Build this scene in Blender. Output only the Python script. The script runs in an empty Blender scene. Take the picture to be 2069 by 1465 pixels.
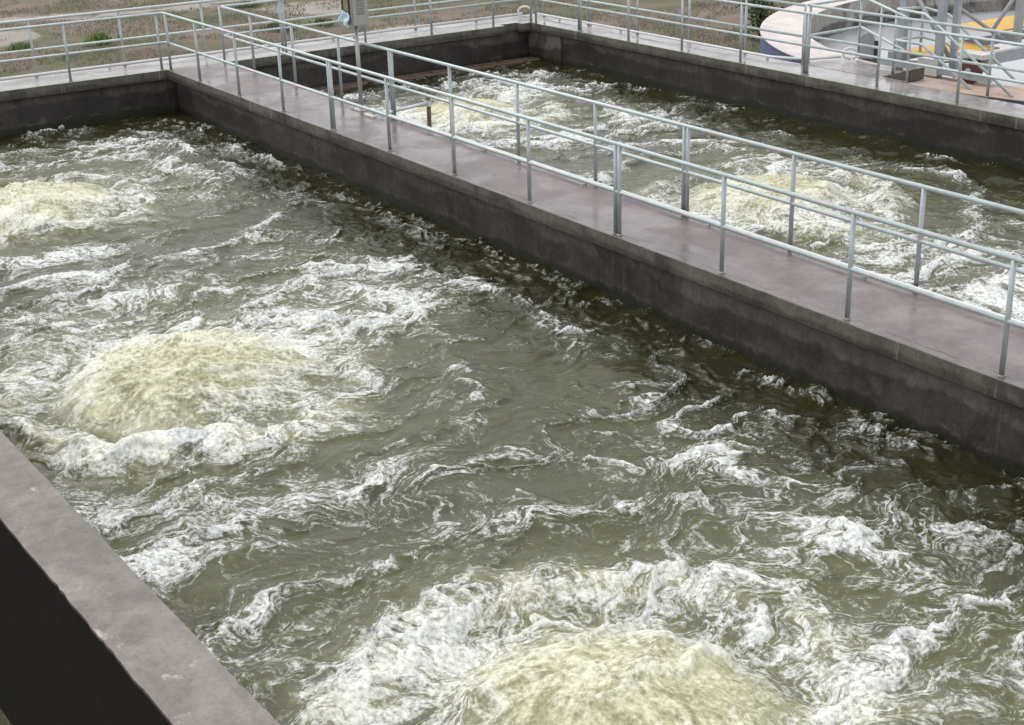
import bpy, bmesh, math, random
import numpy as np
from mathutils import Vector, Matrix

S = bpy.context.scene
C = S.collection
rad = math.radians

# ------------------------------------------------------------------ camera
cam = bpy.data.cameras.new('camera')
cam.sensor_width = 36.0
cam.lens = 2846.9 * 36.0 / 2069.0
cam.clip_end = 2000.0
camo = bpy.data.objects.new('camera', cam)
C.objects.link(camo)
camo.location = (26.0757, -9.4196, 4.7065)
camo.rotation_euler = (rad(67.975), rad(1.555), rad(56.175))
S.camera = camo

# ------------------------------------------------------------------ sky and light (overcast)
SUN_EL, SUN_AZ = 58.0, 250.0
world = bpy.data.worlds.new('World')
S.world = world
world.use_nodes = True
nt = world.node_tree
nt.nodes.clear()
wo = nt.nodes.new('ShaderNodeOutputWorld')
bg = nt.nodes.new('ShaderNodeBackground')
sky = nt.nodes.new('ShaderNodeTexSky')
sky.sky_type = 'NISHITA'
sky.sun_disc = False
sky.sun_elevation = rad(SUN_EL)
sky.sun_rotation = rad(SUN_AZ)
sky.air_density = 1.0
sky.dust_density = 4.0
hs = nt.nodes.new('ShaderNodeHueSaturation')
hs.inputs['Saturation'].default_value = 0.16
mx = nt.nodes.new('ShaderNodeMixRGB')          # cloud cover evens the sky out
mx.inputs[0].default_value = 0.72
mx.inputs[2].default_value = (8.0, 8.2, 8.5, 1)
nt.links.new(sky.outputs[0], hs.inputs['Color'])
nt.links.new(hs.outputs[0], mx.inputs[1])
nt.links.new(mx.outputs[0], bg.inputs[0])
bg.inputs[1].default_value = 0.13
nt.links.new(bg.outputs[0], wo.inputs[0])

sun = bpy.data.lights.new('sun', 'SUN')
sun.energy = 0.9
sun.angle = rad(25)
sun.color = (1.0, 0.97, 0.92)
suno = bpy.data.objects.new('sun', sun)
C.objects.link(suno)
suno.location = (0, 0, 30)
_az = rad(SUN_AZ)
sdir = Vector((math.sin(_az) * math.cos(rad(SUN_EL)), math.cos(_az) * math.cos(rad(SUN_EL)), math.sin(rad(SUN_EL))))
suno.rotation_euler = sdir.to_track_quat('Z', 'Y').to_euler()

S.view_settings.view_transform = 'Standard'
S.view_settings.look = 'None'
S.view_settings.exposure = 0.3
S.view_settings.gamma = 1.0
S.view_settings.use_curve_mapping = False

# ------------------------------------------------------------------ helpers: objects
def link(o, parent=None):
    C.objects.link(o)
    if parent is not None:
        o.parent = parent
    return o

def tag(o, label=None, cat=None, group=None, kind=None):
    if label: o['label'] = label
    if cat: o['category'] = cat
    if group: o['group'] = group
    if kind: o['kind'] = kind
    return o

def thing(name, label, cat, loc=(0, 0, 0), group=None):
    o = bpy.data.objects.new(name, None)
    o.empty_display_size = 0.2
    o.location = loc
    link(o)
    return tag(o, label, cat, group)

class MB:
    """collects boxes, tubes and prisms, builds one mesh"""
    def __init__(s): s.v = []; s.f = []; s.sm = []
    def add(s, vs, fs, smooth=False):
        n = len(s.v)
        s.v += [tuple(p) for p in vs]
        s.f += [tuple(i + n for i in f) for f in fs]
        s.sm += [smooth] * len(fs)
        return s
    def box(s, x0, x1, y0, y1, z0, z1, M=None):
        vs = [Vector(p) for p in ((x0,y0,z0),(x1,y0,z0),(x1,y1,z0),(x0,y1,z0),(x0,y0,z1),(x1,y0,z1),(x1,y1,z1),(x0,y1,z1))]
        if M is not None: vs = [M @ p for p in vs]
        return s.add(vs, [(3,2,1,0),(4,5,6,7),(0,1,5,4),(1,2,6,5),(2,3,7,6),(3,0,4,7)])
    def prism(s, poly, z0, z1):
        n = len(poly)
        vs = [(x, y, z0) for x, y in poly] + [(x, y, z1) for x, y in poly]
        fs = [tuple(reversed(range(n))), tuple(range(n, 2*n))]
        fs += [(i, (i+1) % n, n + (i+1) % n, n + i) for i in range(n)]
        return s.add(vs, fs)
    def tube(s, pts, r, n=12, cap=True, r1=None):
        pts = [Vector(p) for p in pts]
        m = len(pts)
        vs = []; prev = None
        for i, p in enumerate(pts):
            if i == 0: d = pts[1] - p
            elif i == m - 1: d = p - pts[i-1]
            else: d = ((p - pts[i-1]).normalized() + (pts[i+1] - p).normalized())
            d.normalize()
            if prev is None:
                up = Vector((0, 0, 1)) if abs(d.z) < .9 else Vector((1, 0, 0))
                a = d.cross(up).normalized()
            else:
                a = (prev - d * prev.dot(d)).normalized()
            prev = a
            b = d.cross(a)
            k = 1.0
            if 0 < i < m - 1:
                c_ = (p - pts[i-1]).normalized().dot((pts[i+1] - p).normalized())
                k = 1.0 / max(.7, math.sqrt((1 + c_) / 2))
            rr = r if r1 is None else r + (r1 - r) * i / (m - 1)
            for j in range(n):
                t = 2 * math.pi * j / n
                vs.append(p + a * (rr * math.cos(t) * (k if False else 1)) + b * rr * math.sin(t))
        fs = []
        for i in range(m - 1):
            for j in range(n):
                fs.append((i*n + j, i*n + (j+1) % n, (i+1)*n + (j+1) % n, (i+1)*n + j))
        s.add(vs, fs, True)
        if cap:
            k = len(s.v) - len(vs)
            s.f.append(tuple(k + j for j in reversed(range(n)))); s.sm.append(False)
            s.f.append(tuple(k + (m-1)*n + j for j in range(n))); s.sm.append(False)
        return s
    def lathe(s, prof, n=24, axis='z', center=(0, 0, 0)):
        vs = []
        for r, h in prof:
            for j in range(n):
                t = 2 * math.pi * j / n
                p = (r*math.cos(t), r*math.sin(t), h)
                if axis == 'y': p = (p[0], p[2], p[1])
                if axis == 'x': p = (p[2], p[0], p[1])
                vs.append((p[0]+center[0], p[1]+center[1], p[2]+center[2]))
        fs = [(i*n + j, i*n + (j+1) % n, (i+1)*n + (j+1) % n, (i+1)*n + j) for i in range(len(prof)-1) for j in range(n)]
        return s.add(vs, fs, True)
    def mesh(s, name, mat, bevel=0):
        me = bpy.data.meshes.new(name)
        me.from_pydata(s.v, [], s.f)
        me.polygons.foreach_set('use_smooth', s.sm)
        if bevel:
            bm = bmesh.new(); bm.from_mesh(me)
            es = [e for e in bm.edges if len(e.link_faces) == 2 and e.calc_face_angle(0) > .6]
            bmesh.ops.bevel(bm, geom=es, offset=bevel, segments=2, affect='EDGES', profile=.6)
            bm.normal_update(); bm.to_mesh(me); bm.free()
        me.materials.append(mat)
        me.update()
        return me
    def build(s, name, mat, parent=None, bevel=0, loc=None):
        me = s.mesh(name, mat, bevel)
        bm = bmesh.new(); bm.from_mesh(me); bmesh.ops.recalc_face_normals(bm, faces=bm.faces); bm.to_mesh(me); bm.free()
        o = bpy.data.objects.new(name, me)
        if loc: o.location = loc
        return link(o, parent)

def arc(pts, r=.12, n=5):
    """round the inner corners of a polyline"""
    pts = [Vector(p) for p in pts]
    out = [pts[0]]
    for i in range(1, len(pts) - 1):
        a, p, b = pts[i-1], pts[i], pts[i+1]
        u = (a - p); v = (b - p)
        k = min(r, u.length*.45, v.length*.45)
        u.normalize(); v.normalize()
        for j in range(n + 1):
            t = j / n
            out.append((p + u*k)*(1-t)**2 + p*2*t*(1-t) + (p + v*k)*t*t)
    out.append(pts[-1])
    return out

# ------------------------------------------------------------------ helpers: materials
def new_mat(name):
    m = bpy.data.materials.new(name)
    m.use_nodes = True
    n = m.node_tree
    n.nodes.clear()
    out = n.nodes.new('ShaderNodeOutputMaterial')
    p = n.nodes.new('ShaderNodeBsdfPrincipled')
    n.links.new(p.outputs[0], out.inputs[0])
    return m, n, p

class G:
    """small node-graph writer"""
    def __init__(s, tree): s.t = tree
    def node(s, typ, **kw):
        n = s.t.nodes.new(typ)
        for k, v in kw.items(): setattr(n, k, v)
        return n
    def put(s, sock, v):
        if isinstance(v, bpy.types.NodeSocket): s.t.links.new(v, sock)
        elif isinstance(v, (tuple, list)):
            sock.default_value = tuple(v) + ((1,) if len(v) == 3 and sock.type == 'RGBA' else ())
        else: sock.default_value = v
    def pos(s): return s.node('ShaderNodeNewGeometry').outputs['Position']
    def map(s, vec, scale=(1, 1, 1), loc=(0, 0, 0), rot=(0, 0, 0)):
        n = s.node('ShaderNodeMapping'); s.put(n.inputs[0], vec)
        n.inputs['Scale'].default_value = scale; n.inputs['Location'].default_value = loc; n.inputs['Rotation'].default_value = rot
        return n.outputs[0]
    def noise(s, vec, scale, detail=4, rough=.55, dist=0.0, color=False):
        n = s.node('ShaderNodeTexNoise'); s.put(n.inputs['Vector'], vec)
        n.inputs['Scale'].default_value = scale; n.inputs['Detail'].default_value = detail
        n.inputs['Roughness'].default_value = rough; n.inputs['Distortion'].default_value = dist
        return n.outputs['Color' if color else 'Fac']
    def voro(s, vec, scale, feature='F1', out='Distance'):
        n = s.node('ShaderNodeTexVoronoi', feature=feature); s.put(n.inputs['Vector'], vec); n.inputs['Scale'].default_value = scale
        return n.outputs[out]
    def math(s, op, a, b=0.0, c=0.0, clamp=False):
        n = s.node('ShaderNodeMath', operation=op, use_clamp=clamp)
        for i, v in enumerate((a, b, c)): s.put(n.inputs[i], v)
        return n.outputs[0]
    def step(s, v, lo, hi, a=0.0, b=1.0):
        n = s.node('ShaderNodeMapRange', interpolation_type='SMOOTHSTEP')
        s.put(n.inputs[0], v)
        for i, q in enumerate((lo, hi, a, b)): s.put(n.inputs[i+1], q)
        return n.outputs[0]
    def lin(s, v, lo, hi, a=0.0, b=1.0):
        n = s.node('ShaderNodeMapRange'); s.put(n.inputs[0], v)
        for i, q in enumerate((lo, hi, a, b)): s.put(n.inputs[i+1], q)
        return n.outputs[0]
    def mix(s, f, a, b, op='MIX'):
        n = s.node('ShaderNodeMixRGB', blend_type=op)
        s.put(n.inputs[0], f); s.put(n.inputs[1], a); s.put(n.inputs[2], b)
        return n.outputs[0]
    def sep(s, v):
        n = s.node('ShaderNodeSeparateXYZ'); s.put(n.inputs[0], v); return n.outputs
    def bump(s, h, strength=.3, dist=.02, normal=None):
        n = s.node('ShaderNodeBump'); s.put(n.inputs['Height'], h)
        n.inputs['Strength'].default_value = strength; n.inputs['Distance'].default_value = dist
        if normal is not None: s.put(n.inputs['Normal'], normal)
        return n.outputs[0]
    def attr(s, name, out='Color'):
        return s.node('ShaderNodeAttribute', attribute_name=name).outputs[out]

def simple(name, col, rough=.5, metal=0.0, var=.25, scale=6.0, bump=.1, bscale=40, dist=.004):
    m, t, p = new_mat(name); g = G(t)
    v = g.pos()
    n = g.noise(v, scale, 5, .6)
    k = g.lin(n, .25, .75, 1 - var, 1 + var)
    c = g.mix(1.0, col, k, 'MULTIPLY')
    g.put(p.inputs['Base Color'], c)
    g.put(p.inputs['Roughness'], g.lin(n, .2, .8, rough - .1, rough + .1))
    p.inputs['Metallic'].default_value = metal
    if bump: g.put(p.inputs['Normal'], g.bump(g.noise(v, bscale, 3, .6), bump, dist))
    return m

M = {}
M['galv'] = simple('galvanised', (.50, .56, .555), .45, .25, .16, 9, .06, 60)
M['galv_post'] = simple('galvanised_post', (.42, .455, .47), .48, .25, .2, 7, .06, 60)
_t = M['galv_post'].node_tree; _g = G(_t); _p = [n for n in _t.nodes if n.type == 'BSDF_PRINCIPLED'][0]
_src = _p.inputs['Base Color'].links[0].from_socket
_v = _g.pos()
_k = _g.step(_g.math('ADD', _g.sep(_v)[2], _g.math('MULTIPLY', _g.math('SUBTRACT', _g.noise(_v, 5, 4, .7), .5), .22)), .075, .0)
_c = _g.mix(_g.math('MULTIPLY', _k, .75), _src, (.16, .095, .06))
_d = _g.step(_g.noise(_g.map(_v, (1, 1, .25)), 22, 5, .7), .56, .72, 0, .45)
_g.put(_p.inputs['Base Color'], _g.mix(_d, _c, (.22, .225, .22)))
M['white_pipe'] = simple('white_plastic', (.70, .70, .71), .4, 0, .1, 5, .03, 50)
M['steel'] = simple('stainless', (.42, .41, .39), .42, .45, .1, 3, .03, 30)
M['grey_paint'] = simple('grey_paint', (.34, .36, .38), .5, 0, .16, 5, .05, 50)
M['yellow'] = simple('yellow_paint', (.62, .36, .035), .5, 0, .2, 2.5, .08, 30)
M['black'] = simple('black_rubber', (.02, .02, .02), .6)
M['wheel_red'] = simple('dark_red_rubber', (.09, .035, .035), .7, 0, .4, 14)
M['rag'] = simple('blue_cloth', (.56, .68, .78), .9, 0, .2, 18, .3, 60)
M['glass_y'] = simple('dusty_glass', (.26, .22, .12), .25, 0, .25, 12)
M['rusty'] = simple('rusty_pipe', (.13, .09, .06), .7, 0, .4, 16, .2)
M['white_worn'] = simple('worn_white_paint', (.58, .57, .53), .6, 0, .22, 18, .1)

def deck_mat(name, base, pale, wet=(.30, .09), edge_green=None, crack=None, blotch=False):
    """wet walkway screed: damp, partly glossy, with stains and grit; edge_green = (axis, value, sign) of the mossy edge"""
    m, t, p = new_mat(name); g = G(t)
    v = g.pos()
    big = g.noise(v, .55, 4, .55, .6)
    mid = g.noise(v, 2.3, 6, .62, .4)
    fine = g.noise(v, 34, 4, .7)
    c = g.mix(g.step(mid, .35, .72), base, pale)
    c = g.mix(g.step(big, .5, .7, 0, .4), c, tuple(x*.78 for x in base))
    c = g.mix(1.0, c, g.lin(fine, .2, .8, .82, 1.18), 'MULTIPLY')
    gr2 = g.noise(v, 9, 8, .78)
    c = g.mix(1.0, c, g.lin(gr2, .28, .72, .72, 1.28), 'MULTIPLY')
    speck = g.step(g.noise(v, 95, 2, .5), .69, .74)
    c = g.mix(g.math('MULTIPLY', speck, .6), c, (.05, .04, .035))
    chip = g.step(g.noise(v, 60, 2, .5), .74, .78)
    c = g.mix(g.math('MULTIPLY', chip, .5), c, (.5, .45, .42))
    if edge_green:
        for ax, val, w, col, amt in edge_green:
            d = g.math('ABSOLUTE', g.math('SUBTRACT', g.sep(v)[ax], val))
            d = g.math('ADD', d, g.math('MULTIPLY', g.math('SUBTRACT', g.noise(v, 7, 5, .65), .5), w*1.6))
            c = g.mix(g.math('MULTIPLY', g.step(d, w, w*.15), amt), c, col)
    if blotch:
        bl = g.step(g.noise(g.map(v, (1, 1, 1), (4, 2, 0)), 2.6, 7, .68, .4), .60, .68)
        c = g.mix(g.math('MULTIPLY', bl, .75), c, (.46, .43, .40))
        st_ = g.step(g.noise(g.map(v, (.7, 5, 1)), 2.0, 6, .7), .55, .75)
        c = g.mix(g.math('MULTIPLY', st_, .35), c, (.10, .085, .08))
    if crack:
        d = g.math('ABSOLUTE', g.math('SUBTRACT', g.math('ADD', g.sep(v)[crack[0]], g.math('MULTIPLY', g.math('SUBTRACT', g.noise(v, 2.2, 5, .7), .5), .10)), crack[1]))
        k = g.math('MULTIPLY', g.step(d, .016, .004), g.step(g.noise(v, 3.1, 5, .7), .44, .56))
        c = g.mix(g.math('MULTIPLY', k, .8), c, (.045, .035, .03))
    g.put(p.inputs['Base Color'], c)
    puddle = g.step(g.noise(v, .9, 5, .6, .5), .42, .6)
    rgh = g.math('ADD', g.lin(puddle, 0, 1, *wet), g.math('MULTIPLY', fine, .10))
    g.put(p.inputs['Roughness'], rgh)
    h = g.math('ADD', g.math('ADD', g.math('MULTIPLY', fine, .5), g.math('MULTIPLY', gr2, .7)), g.math('MULTIPLY', mid, 1.2))
    g.put(p.inputs['Normal'], g.bump(h, .09, .006))
    p.inputs['IOR'].default_value = 1.42
    return m

def wall_mat(name, dark, mid_c, pale, zline=-.38, amp=.5, rough=.62, ticks=False):
    """stained concrete: pale dry band under the slab with an uneven edge, dark wet band down to the water"""
    m, t, p = new_mat(name); g = G(t)
    v = g.pos()
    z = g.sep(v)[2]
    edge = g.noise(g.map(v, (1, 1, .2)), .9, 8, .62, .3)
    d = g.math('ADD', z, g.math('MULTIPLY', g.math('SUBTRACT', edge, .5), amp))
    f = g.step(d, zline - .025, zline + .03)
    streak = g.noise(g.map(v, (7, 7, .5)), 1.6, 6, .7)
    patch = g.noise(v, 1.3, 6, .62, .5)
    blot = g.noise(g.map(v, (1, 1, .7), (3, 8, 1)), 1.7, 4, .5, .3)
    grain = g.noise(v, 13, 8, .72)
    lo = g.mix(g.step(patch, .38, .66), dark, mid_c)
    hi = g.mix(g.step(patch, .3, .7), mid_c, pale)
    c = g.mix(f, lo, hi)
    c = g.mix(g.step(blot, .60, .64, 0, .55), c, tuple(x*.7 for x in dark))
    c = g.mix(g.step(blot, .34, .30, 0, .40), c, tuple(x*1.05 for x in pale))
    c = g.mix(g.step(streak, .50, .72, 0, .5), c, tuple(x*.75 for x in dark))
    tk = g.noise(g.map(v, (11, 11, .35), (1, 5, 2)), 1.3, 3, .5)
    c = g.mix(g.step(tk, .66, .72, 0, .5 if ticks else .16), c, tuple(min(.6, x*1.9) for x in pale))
    wl = g.math('ADD', z, g.math('MULTIPLY', g.math('SUBTRACT', g.noise(g.map(v, (1, 1, .3)), 2.3, 7, .68), .5), .34))
    c = g.mix(g.math('MULTIPLY', g.step(wl, -.66, -.74), .8), c, (.020, .020, .010))
    sc = g.math('MULTIPLY', g.step(g.math('ABSOLUTE', g.math('ADD', wl, .66)), .03, .0), g.step(g.noise(v, 4, 5, .7), .46, .62))
    c = g.mix(g.math('MULTIPLY', sc, .45), c, (.15, .14, .11))
    c = g.mix(1.0, c, g.lin(grain, .25, .75, .58, 1.42), 'MULTIPLY')
    c = g.mix(1.0, c, g.lin(g.noise(v, 70, 3, .6), .25, .75, .8, 1.2), 'MULTIPLY')
    g.put(p.inputs['Base Color'], c)
    g.put(p.inputs['Roughness'], g.lin(f, 0, 1, rough - .15, rough + .12))
    g.put(p.inputs['Normal'], g.bump(g.math('ADD', grain, g.math('MULTIPLY', streak, .4)), .4, .014))
    return m

GREEN = (.20, .245, .14)
M['deck_mid'] = deck_mat('walkway_screed_red', (.150, .120, .118), (.215, .176, .170), (.36, .12), [(1, 0.0, .07, (.12, .105, .09), .5)], (1, .105))
M['deck_back'] = deck_mat('walkway_screed_grey', (.30, .275, .265), (.42, .395, .38), edge_green=[(0, 0.0, .22, GREEN, .85)])
M['deck_side'] = deck_mat('walkway_screed_pale', (.28, .255, .255), (.42, .385, .38), (.24, .045), [(1, 8.40, .16, GREEN, .85)])
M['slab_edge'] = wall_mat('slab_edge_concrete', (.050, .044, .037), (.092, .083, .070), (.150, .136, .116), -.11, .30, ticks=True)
M['wall_mid'] = wall_mat('wall_concrete_wet', (.040, .034, .032), (.072, .062, .058), (.115, .102, .093), -.36, .60)
M['wall_back'] = wall_mat('wall_concrete_back', (.028, .024, .0225), (.052, .045, .041), (.112, .10, .088), -.36, .6)
M['wall_pale'] = wall_mat('wall_concrete_pale', (.04, .035, .031), (.10, .09, .08), (.17, .155, .135), -.50, .45)
M['parapet_top'] = deck_mat('parapet_top_concrete', (.165, .142, .130), (.25, .22, .20), (.5, .35), blotch=True)
M['bitumen'] = simple('bitumen_coat', (.018, .017, .019), .55, 0, .5, 2.0, .3, 12, .01)
M['ledge'] = simple('wet_brown_ledge', (.15, .105, .08), .3, 0, .3, 5, .2)
M['ring_top'] = deck_mat('ring_top_screed', (.52, .455, .425), (.64, .575, .54), (.5, .3))

# ------------------------------------------------------------------ numpy noise
_rs = np.random.RandomState(11)
_perm = np.concatenate([_rs.permutation(256)]*3).astype(np.int32)
_g2 = np.stack([np.cos(np.arange(256)*2*np.pi/256), np.sin(np.arange(256)*2*np.pi/256)], 1).astype(np.float32)
_g3 = _rs.normal(size=(256, 3)).astype(np.float32); _g3 /= np.linalg.norm(_g3, axis=1, keepdims=True)

def pn2(x, y, seed=0):
    x = x + seed*17.31; y = y + seed*7.77
    xi = np.floor(x).astype(np.int32); yi = np.floor(y).astype(np.int32)
    xf = (x - xi).astype(np.float32); yf = (y - yi).astype(np.float32)
    u = xf*xf*xf*(xf*(xf*6-15)+10); v = yf*yf*yf*(yf*(yf*6-15)+10)
    xi &= 255; yi &= 255
    def gr(i, j, fx, fy):
        h = _perm[_perm[(xi+i) & 255] + ((yi+j) & 255)] & 255
        q = _g2[h]; return q[..., 0]*fx + q[..., 1]*fy
    a = gr(0, 0, xf, yf); b = gr(1, 0, xf-1, yf); c = gr(0, 1, xf, yf-1); d = gr(1, 1, xf-1, yf-1)
    return ((a + u*(b-a)) + v*((c + u*(d-c)) - (a + u*(b-a))))*1.5

def pn3(x, y, z, seed=0):
    x = x + seed*13.7; y = y + seed*5.3; z = z + seed*9.1
    xi = np.floor(x).astype(np.int32); yi = np.floor(y).astype(np.int32); zi = np.floor(z).astype(np.int32)
    xf = (x-xi).astype(np.float32); yf = (y-yi).astype(np.float32); zf = (z-zi).astype(np.float32)
    s = lambda t: t*t*t*(t*(t*6-15)+10)
    u, v, w = s(xf), s(yf), s(zf)
    r = 0
    for i in (0, 1):
        for j in (0, 1):
            for k in (0, 1):
                h = _perm[_perm[_perm[(xi+i) & 255] + ((yi+j) & 255)] + ((zi+k) & 255)] & 255
                q = _g3[h]
                r = r + (u if i else 1-u)*(v if j else 1-v)*(w if k else 1-w)*(q[..., 0]*(xf-i)+q[..., 1]*(yf-j)+q[..., 2]*(zf-k))
    return r*1.5

def fbm2(x, y, n=4, seed=0, gain=.5):
    r = 0; a = 1.0; f = 1.0
    for i in range(n):
        r = r + a*pn2(x*f, y*f, seed+i*3); a *= gain; f *= 2.03
    return r

def ss(x, a, b):
    t = np.clip((x-a)/(b-a), 0, 1)
    return t*t*(3-2*t)

# ------------------------------------------------------------------ ground
ZG = -2.3
def ground_mat():
    m, t, p = new_mat('dry_ground'); g = G(t)
    v = g.pos()
    a = g.noise(v, .16, 5, .6, .5); b = g.noise(v, .5, 7, .66, .6); f = g.noise(v, 9, 6, .7)
    c = g.mix(g.step(b, .38, .62), (.185, .140, .105), (.105, .118, .055))
    c = g.mix(g.step(a, .50, .62), c, (.225, .170, .14))
    # pale trodden track and spoil patches
    q = g.sep(v)
    n3 = g.noise(v, .8, 7, .7, .6)
    tr = g.math('ABSOLUTE', g.math('SUBTRACT', g.math('ADD', q[0], 25.5), g.math('MULTIPLY', q[1], .05)))
    k = g.step(g.math('ADD', tr, g.math('MULTIPLY', n3, 7.0)), 4.6, 3.4)
    for px_, py_, rr_ in ((-13.8, 12.9, 1.5), (-22.5, 2.0, 1.8), (-21.5, 13.5, 2.0)):
        dd = g.node('ShaderNodeVectorMath', operation='DISTANCE'); g.put(dd.inputs[0], v); dd.inputs[1].default_value = (px_, py_, ZG)
        k = g.math('MAXIMUM', k, g.step(g.math('ADD', dd.outputs['Value'], g.math('MULTIPLY', n3, 2.6)), rr_+1.6, rr_+.9))
    c = g.mix(g.math('MULTIPLY', k, .7), c, (.46, .41, .385))
    c = g.mix(1.0, c, g.lin(f, .2, .8, .62, 1.35), 'MULTIPLY')
    g.put(p.inputs['Base Color'], c)
    p.inputs['Roughness'].default_value = .95
    g.put(p.inputs['Normal'], g.bump(g.math('ADD', f, g.noise(v, 40, 4, .7)), .7, .05))
    return m
M['ground'] = ground_mat()
def ground_h(x, y):
    return ZG + .12*fbm2(np.asarray(x)*.18, np.asarray(y)*.18, 3, 5)
gx = np.concatenate([np.linspace(-400, -42, 12), np.linspace(-40, 34, 150), np.linspace(36, 400, 12)])
gy = np.concatenate([np.linspace(-400, -22, 12), np.linspace(-20, 55, 150), np.linspace(58, 400, 12)])
GX, GY = np.meshgrid(gx, gy)
GZ = ground_h(GX, GY)

def grid_obj(name, X, Y, Z, mat, attrs=None, parent=None):
    ny, nx = X.shape
    co = np.stack([X, Y, Z], -1).reshape(-1, 3).astype(np.float32)
    idx = np.arange(ny*nx).reshape(ny, nx)
    q = np.stack([idx[:-1, :-1], idx[:-1, 1:], idx[1:, 1:], idx[1:, :-1]], -1).reshape(-1, 4)
    me = bpy.data.meshes.new(name)
    me.vertices.add(len(co)); me.vertices.foreach_set('co', co.ravel())
    me.loops.add(q.size); me.loops.foreach_set('vertex_index', q.ravel().astype(np.int32))
    me.polygons.add(len(q))
    me.polygons.foreach_set('loop_start', np.arange(0, q.size, 4, dtype=np.int32))
    me.polygons.foreach_set('loop_total', np.full(len(q), 4, np.int32))
    me.polygons.foreach_set('use_smooth', np.ones(len(q), bool))
    for k, arr in (attrs or {}).items():
        at = me.attributes.new(k, 'FLOAT_COLOR', 'POINT')
        at.data.foreach_set('color', arr.reshape(-1, 4).astype(np.float32).ravel())
    me.materials.append(mat)
    me.update(calc_edges=True)
    o = bpy.data.objects.new(name, me)
    return link(o, parent)

tag(grid_obj('ground', GX, GY, GZ, M['ground']), kind='structure')

# ------------------------------------------------------------------ concrete: walkways (paths) and walls
XE = 32.0            # far end of the basins, behind the camera
WN, WF, BY = 0.0, 1.30, 8.40
TS = .18             # slab thickness
BACK = -1.06
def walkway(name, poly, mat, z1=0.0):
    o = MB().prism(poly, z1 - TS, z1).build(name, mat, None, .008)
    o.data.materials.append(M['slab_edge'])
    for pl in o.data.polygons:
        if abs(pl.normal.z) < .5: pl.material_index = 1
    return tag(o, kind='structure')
def ragged(poly, step=.09, amp=.0025, seed=0):
    rr = random.Random(seed); out = []
    for i, (x, y) in enumerate(poly):
        x2, y2 = poly[(i+1) % len(poly)]
        L = math.hypot(x2-x, y2-y); n = max(1, int(L/step)); nx_, ny_ = -(y2-y)/L, (x2-x)/L
        w = 0
        for k in range(n):
            w = .6*w + rr.gauss(0, amp); c_ = w if k else 0
            if k and rr.random() < .02: c_ += rr.choice((.006, .010))
            t_ = k/n; out.append((x+(x2-x)*t_ + nx_*c_, y+(y2-y)*t_ + ny_*c_))
    return out
walkway('walkway', ragged([(0, WN), (XE, WN), (XE, WF), (0, WF)], seed=1), M['deck_mid'])
# back walkway with the notch near its right-hand corner
walkway('walkway', [(BACK, -9), (-.004, -9), (-.004, 7.72), (-.22, 7.72), (-.22, 8.16), (-.004, 8.16), (-.004, 9.18), (BACK, 9.18)], M['deck_back'])
walkway('walkway', ragged([(0, BY), (XE, BY), (XE, 9.18), (0, 9.18)], seed=2), M['deck_side'])
# platform that joins the side walkway to the clarifier
walkway('walkway', [(7.55, 9.184), (9.9, 9.184), (9.9, 9.50), (8.9, 10.00), (7.55, 10.20)], M['deck_side'], .004)

# dividing wall: two pours, the nearer one standing a little proud
def wall(name, label, boxes, mat, bevel=.006):
    t = thing(name, label, 'wall')
    for nm, bx in boxes:
        MB().box(*bx).build(nm, mat, t, bevel)
    return t
wall('tank_wall', 'dark wet concrete wall under the long central walkway', [
    ('wall_pour', (0.10, 14.64, .13, WF-.13, ZG-.3, -TS)),
    ('wall_pour', (14.644, XE-.1, .05, WF-.13, ZG-.3, -TS))], M['wall_mid'])
wall('tank_wall', 'dark concrete wall closing both basins under the back walkway', [
    ('wall_pour', (BACK+.1, -.10, -9, 7.70, ZG-.3, -TS)),
    ('wall_pour', (BACK+.1, -.24, 7.704, 9.0, ZG-.3, -TS))], M['wall_back'])
wall('tank_wall', 'stained concrete wall under the side walkway by the round clarifier', [
    ('wall_pour', (1.024, XE-.1, BY+.10, 9.1, ZG-.3, -TS))], M['wall_back'])
MB().box(-.2, 1.02, BY+.06, 9.1, ZG-.3, -TS).build('wall_pour', M['wall_pale'], bpy.data.objects['tank_wall.002'], .006)
# ledge at water level along the back of the right-hand basin
lt = MB().box(-.08, .30, WF+.0, BY+.04, ZG, -.75).build('concrete_ledge', M['ledge'], None, .02)
tag(lt, 'low brown wet concrete ledge at the water line of the back wall', 'ledge')
# end wall behind the camera
wall('tank_wall', 'concrete end wall closing the basins opposite the back walkway', [('wall_pour', (XE, XE+.4, -7.6, 9.2, ZG-.3, 0))], M['wall_mid'])

# parapet in the foreground: slightly skewed to the walkway
PI0, PO0 = -7.30, -7.78     # inner / outer y at x=10
def par_y(x, inner): return (-7.35 if inner else -7.834) + (.0343 if inner else .0358)*(x - 10)
t = thing('parapet_wall', 'broad purple-grey concrete parapet with a black outer face in the foreground', 'wall')
mb = MB()
poly = [(-.9, par_y(-.9, 0)), (XE, par_y(XE, 0)), (XE, par_y(XE, 1)), (-.9, par_y(-.9, 1))]
o = mb.prism(ragged(poly, .07, .0022, 5), -.03, 0.0).build('coping', M['parapet_top'], t, .006)
p2 = [(x, y + (.012 if i < 2 else -.012)) for i, (x, y) in enumerate(poly)]
o = MB().prism(p2, ZG-.3, -.0305).build('wall_body', M['bitumen'], t)
o.data.materials.append(M['wall_mid'])
for pl in o.data.polygons:
    if pl.normal.y > .5: pl.material_index = 1
# unseen wall added to block sky light from the gap outside the parapet
wall('added_shade_wall', 'unseen grey wall added to darken the gap outside the parapet', [('wall_pour', (-2, 22.0, -11.6, -10.2, ZG-.3, 1.6))], M['wall_mid'])

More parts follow.
